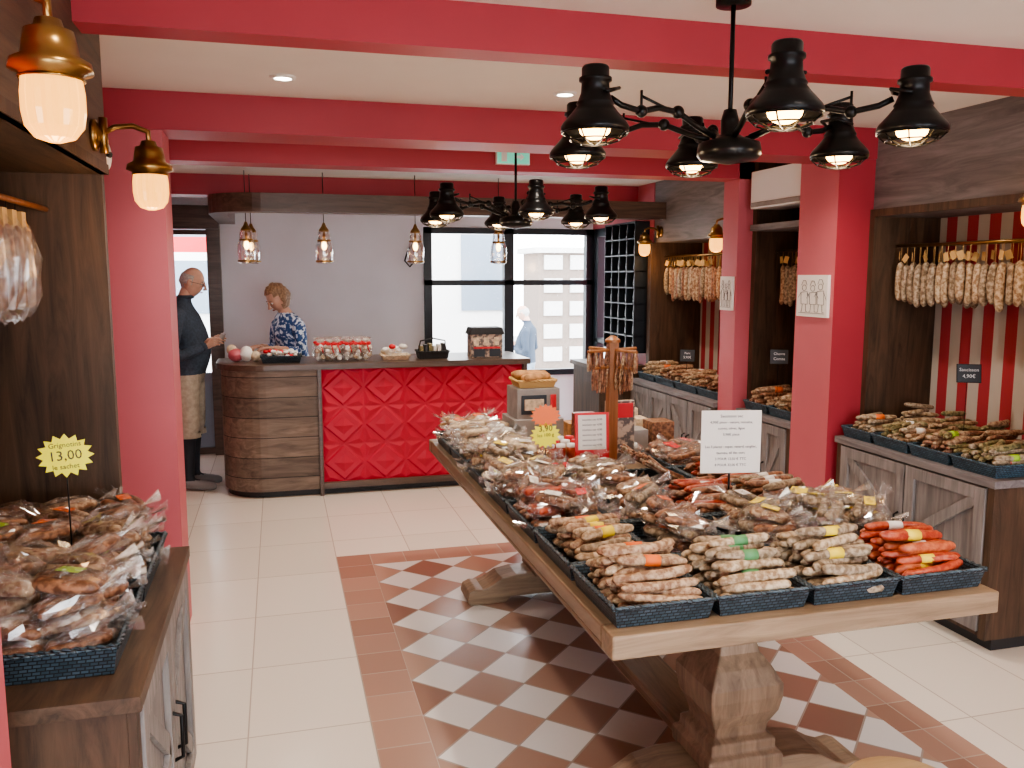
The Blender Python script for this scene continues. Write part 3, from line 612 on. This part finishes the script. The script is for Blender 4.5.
# ------------------------------------------------------------ cabinets
def cabinet(name,xf,xb,y0,y1,doors,wf,wt,wb,H=.80):
    sg=1 if xf>xb else -1
    mb=MB(); a,b=sorted((xf-sg*.02,xb)); mb.box(a,b,y0+.01,y1-.01,.06,H-.035,wb)
    mb.box(*sorted((xf-sg*.06,xb)),y0+.03,y1-.03,0,.06,BLKM); mb.box(*sorted((xf+sg*.012,xb)),y0,y1,H-.035,H,wt)
    mb.box(*sorted((xf-sg*.02,xf)),y0+.01,y0+.05,.06,H-.035,wb); mb.box(*sorted((xf-sg*.02,xf)),y1-.05,y1-.01,.06,H-.035,wb)
    n=doors; w=(y1-y0-.1)/n
    for i in range(n):
        p=y0+.05+i*w+.004; q=p+w-.008; z0,z1=.09,H-.045; X=xf-sg*.008; s=.06
        mb.box(*sorted((xf-sg*.018,xf-sg*.01)),p,q,z0,z1,wf)
        for (c,d,e,f) in ((p,p+s,z0,z1),(q-s,q,z0,z1),(p+s,q-s,z0,z0+s),(p+s,q-s,z1-s,z1)): mb.box(*sorted((xf-sg*.010,xf+sg*.008)),c,d,e,f,wf)
        zc=(z0+z1)/2; inn=(q-s,p+s) if i%2==0 else (p+s,q-s)
        mb.bar((xf-sg*.004,inn[1],z0+s),(xf-sg*.004,inn[0],zc),.05,.016,(sg,0,0),wf); mb.bar((xf-sg*.004,inn[1],z1-s),(xf-sg*.004,inn[0],zc),.05,.016,(sg,0,0),wf)
        hy=q-.03 if i%2==0 else p+.03
        mb.tube([(xf+sg*.005,hy,zc+.08),(xf+sg*.03,hy,zc+.07),(xf+sg*.03,hy,zc-.05),(xf+sg*.005,hy,zc-.06)],.006,BLK)
    return mb.done(name,.002)
cabinet('storage_cabinet',3.02,3.638,2.97,4.095,2,WGZ,WG,WD)
cabinet('storage_cabinet',3.0,3.638,4.505,5.145,2,WGZ,WG,WD)
cabinet('storage_cabinet',2.97,3.638,5.405,6.925,4,WGZ,WG,WD)
cabinet('storage_cabinet',-.325,-1.045,1.885,2.955,2,WGZ,WDY,WD)
ys=[(3.0,3.27),(3.28,3.55),(3.56,3.83),(3.84,4.08)]
for i,(a,b) in enumerate(ys):
    for c,(p,q) in enumerate(((3.04,3.30),(3.31,3.58))):
        trayobj((p,q),(a,b),'s',z=.801,pz=.809,wick=WICKB,mats=[[S_GRN,S_GREY],[S_GRN,S_TAN,S_BRN],[S_PALE,S_TAN,S_GRN],[S_PALE,S_GREY]][i],labels=[[LIME,L_RED],[LIME],[L_WHT],[L_ORG]][i],layers=5+c*2,orient='x',L=.2,r=.015,jit=.3,lp=.2)
for (a,b,mm) in ((4.53,4.82,[S_TAN,S_PALE]),(4.84,5.12,[S_BRN,S_TAN]),(5.43,5.8,[S_TAN,S_BRN]),(5.82,6.18,[S_PALE,S_TAN]),(6.2,6.55,[S_BRN,S_TAN]),(6.57,6.9,[S_PALE])):
    trayobj((3.03,3.34),(a,b),'s',z=.801,pz=.809,wick=WICKB,mats=mm,labels=[L_WHT,L_ORG],layers=5,orient='x',L=.26,r=.018,jit=.25)
for (a,b) in ((2.0,2.43),(2.45,2.88)):
    mb=MB(); tray(mb,-.86,-.375,a,b,.801,.07)
    bagpile(mb,-.84,-.41,a+.035,b-.035,.81,[S_BRN,S_TAN,S_TAN],[L_ORG,LIME,L_ORG],4,(.09,.048,.036),lp=.35); mb.done('bagged_sausage_tray')
def hang(y0,y1,X,z,mats,L=.2,r=.022,rows=2,tags=True,name='hanging_sausages',step=.05):
    mb=MB()
    for k in range(rows):
        xx=X+.09*k
        mb.tube([(xx,y0,z),(xx,y1,z)],.008,BRASS)
        n=int((y1-y0)/step)
        for i in range(n):
            y=y0+step*(i+.5)+R.uniform(-.006,.006); l=L*R.uniform(.9,1.1); top=z-.09-R.uniform(0,.015); bx=R.uniform(-.012,.012); by=R.uniform(-.012,.012)
            ts=[0,.03,.09,.25,.5,.75,.91,.97,1]; rf=[.2,.6,.88,1,1.05,1,.88,.6,.2]
            mb.tube([(xx+bx*4*t*(1-t),y+by*4*t*(1-t),top-l*t) for t in ts],[r*f for f in rf],R.choice(mats),8)
            mb.tube([(xx,y,z+.008),(xx,y,top)],.0015,KRAFT,4)
            if tags and R.random()<.75:
                M=T(xx-.012,y,top+.035)@RZ(R.uniform(-.9,.9))@RX(R.uniform(-.7,.7)); mb.box(-.001,.001,-.016,.016,-.022,.022,KRAFT,M)
    return mb.done(name)
hang(2.92,4.08,3.34,1.86,[S_GREY,S_PALE,S_GREY],L=.22); hang(4.53,5.13,3.25,1.86,[S_GREY,S_TAN],L=.24,r=.022); hang(5.43,6.9,3.28,1.86,[S_TAN,S_GREY,S_BRN],L=.26,r=.022)
mb=MB(); mb.tube([(-.68,1.74,1.9),(-.68,2.955,1.9)],.009,POST)
for i in range(9):
    y=1.95+i*.085
    mb.tube([(-.68,y,1.9),(-.68,y,1.85)],.002,BLK,4)
    for s in (-1,0,1): mb.tube([(-.68+s*.020,y+s*.004,1.83-.22*t) for t in (0,.04,.3,.7,.96,1)],[.004,.014,.017,.017,.014,.004],R.choice([S_BRN,S_BRN,S_TAN]),8)
    mb.ell((-.68,y,1.72),(.058,.028,.14),FILM,smooth=False,jit=.10,seg=10,rings=9); mb.box(-.7,-.66,y-.02,y+.02,1.82,1.87,KRAFT)
mb.done('hanging_bagged_sausages')
def picture(x,y0,y1,z0,z1):
    mb=MB(); mb.box(x-.02,x-.001,y0,y1,z0,z1,L_WHT)
    yc=(y0+y1)/2; s=(y1-y0)/.28; X=x-.022
    def ln(pts,r=.0013): mb.tube([(X,yc-p[0]*s,z0+(z1-z0)*p[1]) for p in pts],r,INK,4)
    for cx in (-.07,.01,.08):
        h=R.uniform(-.06,.06)
        ln([(cx+.020*math.cos(a*pi/5),.66+h+.07*math.sin(a*pi/5)) for a in range(11)]); ln([(cx-.03,.55+h),(cx+.03,.57+h),(cx+.035,.30),(cx-.025,.30),(cx-.03,.55+h)]); ln([(cx-.055,.42+h),(cx-.03,.54+h)]); ln([(cx+.03,.54+h),(cx+.055,.47-h)])
        ln([(cx-.012,.30),(cx-.018,.12),(cx-.03,.12)]); ln([(cx+.018,.30),(cx+.022,.12),(cx+.034,.12)]); ln([(cx-.026,.72+h),(cx-.01,.84+h),(cx+.012,.83+h),(cx+.026,.72+h)])
    ln([(-.12,.09),(.12,.09)],.001); mb.done('cartoon_picture',0)
picture(2.99,4.17,4.46,1.46,1.70); picture(2.99,5.22,5.38,1.46,1.69)
def chalk(X,Y,z,t,rz):
    mb=MB(); M=T(X,Y,z)@RZ(rz)@RX(-.2); mb.box(-.055,.055,-.003,.003,-.045,.045,SLATE,M); mb.box(-.058,.058,-.001,.004,-.048,.048,BLK,M); mb.tube([(X,Y+.01,.90),(X,Y+.01,z)],.002,BLK,4)
    mb.text(t[0],.024,M@T(0,-.004,.018)@RX(pi/2),CHALK); mb.text(t[1],.026,M@T(0,-.004,-.015)@RX(pi/2),CHALK); mb.done('chalk_price_label')
chalk(3.40,3.57,1.20,('Saucisson','4,90€'),-.5); chalk(3.15,4.9,1.17,('Chevre','Comte'),-.5); chalk(3.1,6.1,1.07,('Porc','5,90€'),-.5)
mb=MB(); mb.box(3.03,3.26,4.53,5.12,2.13,2.37,WHITE); mb.box(3.02,3.03,4.55,5.10,2.14,2.17,CARD); mb.box(3.26,3.6,4.6,5.0,2.2,2.3,WHITE)
mb.done('air_conditioner',.015)
GRN=mat('exit_green',(.1,.5,.35),.5,emis=(.2,.8,.6),es=.5)
mb=MB(); mb.box(1.31,1.52,5.15,5.18,2.37,2.46,WHITE); mb.box(1.315,1.515,5.147,5.15,2.375,2.455,GRN)
mb.prism([(-.03,-.008),(.01,-.008),(.01,-.022),(.035,0),(.01,.022),(.01,.008),(-.03,.008)],0,.002,WHITE,T(1.45,5.147,2.415)@RX(pi/2)); mb.box(1.34,1.375,5.145,5.147,2.385,2.445,WHITE); mb.box(1.40,1.43,5.18,5.2,2.40,2.43,WHITE); mb.done('exit_sign')
mb=MB()
for i in range(9): mb.box(3.06,3.199,7.08,7.8,1.0+i*.145,1.012+i*.145,FRAME)
for i in range(5): mb.box(3.06,3.199,7.08+i*.178,7.092+i*.178,1.0,2.17,FRAME)
mb.box(3.185,3.199,7.08,7.8,1.0,2.17,FRAME)
BG=mat('bottle_glass_dark',(.02,.03,.035),.08,spec=.8)
for i in range(8):
    for j in range(4): mb.lathe([(.03,0),(.033,.01),(.033,.07),(.014,.09),(.012,.115)],(3.12,7.17+j*.178,1.013+i*.145),BG,10)
mb.done('bottle_rack')
simple('low_sideboard',[(2.75,3.19,7.1,7.8,0,.85,WD),(2.72,3.19,7.08,7.82,.85,.89,WDY)],.004)
mb=MB(); mb.ell((-.52,3.05,2.08),(.02,.05,.05),WHITE); mb.tube([(-.52,3.0,2.08),(-.5,3.03,2.08)],.01,BLK); mb.box(-.53,-.517,3.001,3.08,2.05,2.11,BLK); mb.done('wall_disc')  # small white disc on a black wall bracket

# ------------------------------------------------------------ people
def body_mesh(raw,vox=.013,it=6):
    me=bpy.data.meshes.new('b'); me.from_pydata([tuple(v) for v in raw.v],[],raw.f); ob=bpy.data.objects.new('b',me); scene.collection.objects.link(ob)
    r=ob.modifiers.new('r','REMESH'); r.mode='VOXEL'; r.voxel_size=vox
    s=ob.modifiers.new('s','SMOOTH'); s.iterations=it; s.factor=.5
    dg=bpy.context.evaluated_depsgraph_get(); m2=bpy.data.meshes.new_from_object(ob.evaluated_get(dg))
    vs=[v.co.copy() for v in m2.vertices]; fs=[tuple(p.vertices) for p in m2.polygons]
    bpy.data.objects.remove(ob); bpy.data.meshes.remove(m2); return vs,fs
def rings(mb,rs,mt):
    vs=[];fs=[];seg=20
    for z,cx,rx,ry in rs:
        for k in range(seg):
            a=2*pi*k/seg; vs.append((cx+rx*math.cos(a),ry*math.sin(a),z))
    for i in range(len(rs)-1):
        for k in range(seg): fs.append((i*seg+k,i*seg+(k+1)%seg,(i+1)*seg+(k+1)%seg,(i+1)*seg+k))
    fs.append(tuple(reversed(range(seg)))); fs.append(tuple(range((len(rs)-1)*seg,len(rs)*seg))); mb.add(vs,fs,mt)
def head(mb,M,skin,hair,style):
    def pos(d,k=1.0):
        x,y,z=d.x*.098,d.y*.078,d.z*.122
        if d.z<0: y*=1-.32*d.z*d.z; x=x*(1-.18*d.z*d.z)+(.012*d.z*d.z if d.x>0 else 0)
        if d.x>.3 and abs(d.z)<.28: x-=.006*math.exp(-((abs(d.y)-.38)**2)/.03)
        if d.x<0 and d.z<-.3: x*=.85
        return Vector((x,y,z))*k
    seg,rn=28,20; D=[]
    for i in range(rn+1):
        th=pi*i/rn
        for k in range(seg): a=2*pi*k/seg; D.append(Vector((math.sin(th)*math.cos(a),math.sin(th)*math.sin(a),-math.cos(th))))
    F=[(i*seg+k,i*seg+(k+1)%seg,(i+1)*seg+(k+1)%seg,(i+1)*seg+k) for i in range(rn) for k in range(seg)]
    mb.add([pos(d) for d in D],F,skin,M,True)
    def hc(d):
        if style=='bald': return d.x<.15 and -.45<d.z<.42 and not (abs(d.y)>.85 and d.z<-.1)
        return d.z>.62 or (d.x<.30 and d.z>-.75) or (d.x<.55 and d.z>.35)
    hf=[f for f in F if hc((D[f[0]]+D[f[2]])/2)]
    def hp(d):
        p=pos(d,1.05 if style=='bald' else 1.16)
        if style!='bald':
            p+=Vector((-.008,0,.004)); n=noise.noise(d*4)*.016; p+=d*n
        return p
    mb.add([hp(d) for d in D],hf,hair,M,True)
    mb.tube([(.094,0,.022),(.108,0,-.005),(.122,0,-.026),(.102,0,-.036)],[.008,.01,.014,.008],skin,8,M)
    for s in (-1,1):
        mb.ell((.086,s*.031,.006),(.011,.013,.008),L_WHT,M,seg=10,rings=6); mb.ell((.0955,s*.031,.006),(.0035,.006,.006),INK,M,seg=8,rings=6)
        mb.tube([(.094,s*.016,.026),(.095,s*.032,.031),(.084,s*.048,.026)],.0035,hair,6,M)
        mb.ell((-.002,s*.080,-.004),(.020,.008,.030),skin,M,seg=10,rings=8)
        if style=='bald':
            mb.tube([(.106+.003*math.cos(q*pi/6),s*.033+.022*math.cos(q*pi/6),.004+.016*math.sin(q*pi/6)) for q in range(12)],.0018,INK,5,M,closed=True)
            mb.tube([(.10,s*.055,.008),(.05,s*.082,.008),(0,s*.086,.006)],.0018,INK,5,M)
    mb.tube([(.090,-.024,-.062),(.099,0,-.059),(.090,.024,-.062)],[.003,.006,.003],LIP,6,M)
def hand(mb,M,mt,curl=.5,side=1):
    mb.ell((.045,0,0),(.052,.040,.016),mt,M,seg=12,rings=8)
    for i,L in enumerate((.068,.077,.072,.056)):
        y=(.028-.0185*i)*side; p=Vector((.082-.004*abs(i-1.2),y,0)); a=.15; pts=[p-Vector((.02,0,0)),p]
        for k,f in enumerate((.45,.32,.23)):
            p=p+Vector((math.cos(a)*L*f,0,-math.sin(a)*L*f)); pts.append(p); a+=curl
        mb.tube(pts,[.009,.0092,.0088,.008,.006],mt,8,M)
    mb.tube([(.015,.028*side,-.003),(.042,.050*side,-.012),(.068,.056*side,-.022),(.086,.05*side,-.03)],[.011,.011,.0095,.007],mt,8,M)
def man(name,M,top=NAVY,low=KHAKI,shin=DARK,paper=True):
    raw=MB()
    rings(raw,[(.86,-.01,.115,.165),(.95,0,.135,.178),(1.05,.02,.15,.18),(1.15,.03,.15,.182),(1.27,.012,.135,.192),(1.38,-.015,.115,.205),(1.45,-.03,.085,.175),(1.50,-.02,.06,.09),(1.545,.0,.054,.056),(1.62,.03,.052,.054)],NAVY)
    for s in (-1,1):
        raw.tube([(0,s*.09,.95),(.0,s*.095,.78),(.012,s*.10,.52),(-.01,s*.10,.40),(-.02,s*.10,.28),(-.015,s*.10,.09),(-.015,s*.1,.05)],[.10,.10,.078,.062,.058,.042,.042],KHAKI,14)
        raw.tube([(-.05,s*.10,.045),(0,s*.10,.055),(.08,s*.11,.045),(.17,s*.12,.034),(.20,s*.12,.03)],[.035,.045,.043,.036,.02],SHOE,12)
        raw.tube([(-.03,s*.165,1.42),(-.035,s*.215,1.38),(-.04,s*.25,1.26),(-.06,s*.26,1.12),(-.01,s*.245,1.08),(.09,s*.18,1.12),(.15,s*.13,1.15)],[.06,.066,.056,.05,.047,.037,.031],NAVY,12)
    vs,fs=body_mesh(raw); mb=MB()
    def cls(c):
        if c.z<.085: return SHOE
        if c.z<.44 and abs(c.y)<.2: return shin
        if c.z<.93 and abs(c.x)<.17 and abs(c.y)<.2: return low
        if c.z>1.535: return SKIN
        return top
    g={}
    for f in fs:
        c=sum((vs[i] for i in f),Vector())/len(f); g.setdefault(cls(c),[]).append(f)
    for mt,ff in g.items(): mb.add(vs,ff,mt,M,True)
    for s in (-1,1): mb.lathe([(.084,.47),(.09,.43),(.08,.43)],(.005,s*.1,0),low,18,M,caps=False)
    mb.tube([(.055*math.cos(a*pi/8)+.002,.06*math.sin(a*pi/8),1.53) for a in range(16)],.014,top,8,M,closed=True)
    head(mb,M@T(.055,0,1.645)@RY(.30)@Matrix.Scale(.95,4),SKIN,HAIRG,'bald')
    for s in (1,-1):
        mb.tube([(.135,s*.142,1.143),(.16,s*.124,1.155)],[.036,.034],top,12,M)
        hand(mb,M@T(.15,s*.130,1.15)@RZ(-.6*s)@RY(-.35)@RX(1.2*s),SKIN,.6,s)
    if paper: mb.box(-.012,.012,-.055,.055,-.002,.09,CARD,M@T(.235,0,1.16)@RY(.5))
    mb.done(name)
man('man_customer',T(-.70,7.16,0)@RZ(-.12))
man('reflected_person',T(3.5,12,GZ)@RZ(2.6),top=NAVY,low=SHUT,shin=SHUT,paper=False)  # added figure outside, modelling a person's reflection in the window glass
raw=MB()
rings(raw,[(.80,0,.12,.18),(.9,-.01,.13,.185),(1.0,0,.115,.155),(1.1,.02,.12,.155),(1.2,.045,.125,.165),(1.29,.05,.11,.18),(1.35,.055,.08,.155),(1.385,.07,.055,.08),(1.42,.085,.048,.048),(1.47,.10,.045,.046)],BLOUSE)
for s in (-1,1):
    raw.tube([(-.01,s*.09,.9),(-.0,s*.09,.75),(.01,s*.09,.46),(-.01,s*.09,.28),(-.015,s*.09,.09),(-.015,s*.09,.05)],[.10,.095,.065,.055,.04,.04],DARK,14)
    raw.tube([(-.05,s*.09,.04),(.02,s*.09,.05),(.12,s*.10,.035),(.16,s*.1,.03)],[.03,.04,.035,.02],DARK,12)
    raw.tube([(.045,s*.14,1.31),(.05,s*.19,1.27),(.055,s*.225,1.16),(.06,s*.235,1.06),(.13,s*.20,1.07),(.22,s*.13,1.09),(.25,s*.11,1.10)],[.05,.058,.052,.045,.039,.030,.025],BLOUSE,12)
vs,fs=body_mesh(raw); mb=MB(); M=T(.12,7.56,0)@RZ(math.radians(208))
def cls(c):
    if c.z<.84: return DARK
    if c.x>.16 and c.z>1.0 and abs(c.y)>.09 and c.z<1.14: return SKIN
    if c.z>1.385: return SKIN
    return BLOUSE
g={}
for f in fs:
    c=sum((vs[i] for i in f),Vector())/len(f); g.setdefault(cls(c),[]).append(f)
for mt,ff in g.items(): mb.add(vs,ff,mt,M,True)
head(mb,M@T(.135,0,1.505)@RY(.6)@Matrix.Scale(.95,4),SKIN,HAIRB,'bob')
hand(mb,M@T(.24,.112,1.10)@RZ(-.3),SKIN,.5,-1); hand(mb,M@T(.24,-.112,1.10)@RZ(.3),SKIN,.5,1)
mb.done('woman_shopkeeper')

# ------------------------------------------------------------ world & camera
w=bpy.data.worlds.new('World'); scene.world=w; w.use_nodes=True
bg=w.node_tree.nodes['Background']; bg.inputs['Color'].default_value=(.90,.95,1,1); bg.inputs['Strength'].default_value=13.5
try: scene.view_settings.look='AgX - Medium High Contrast'
except Exception: pass
cam=bpy.data.cameras.new('camera'); cam.lens=30; cam.sensor_width=36; co=bpy.data.objects.new('camera',cam); scene.collection.objects.link(co)
co.location=(0,0,1.70); co.rotation_euler=(pi/2-math.radians(7.28),0,-math.radians(15.28)); cam.clip_start=.05
scene.camera=co
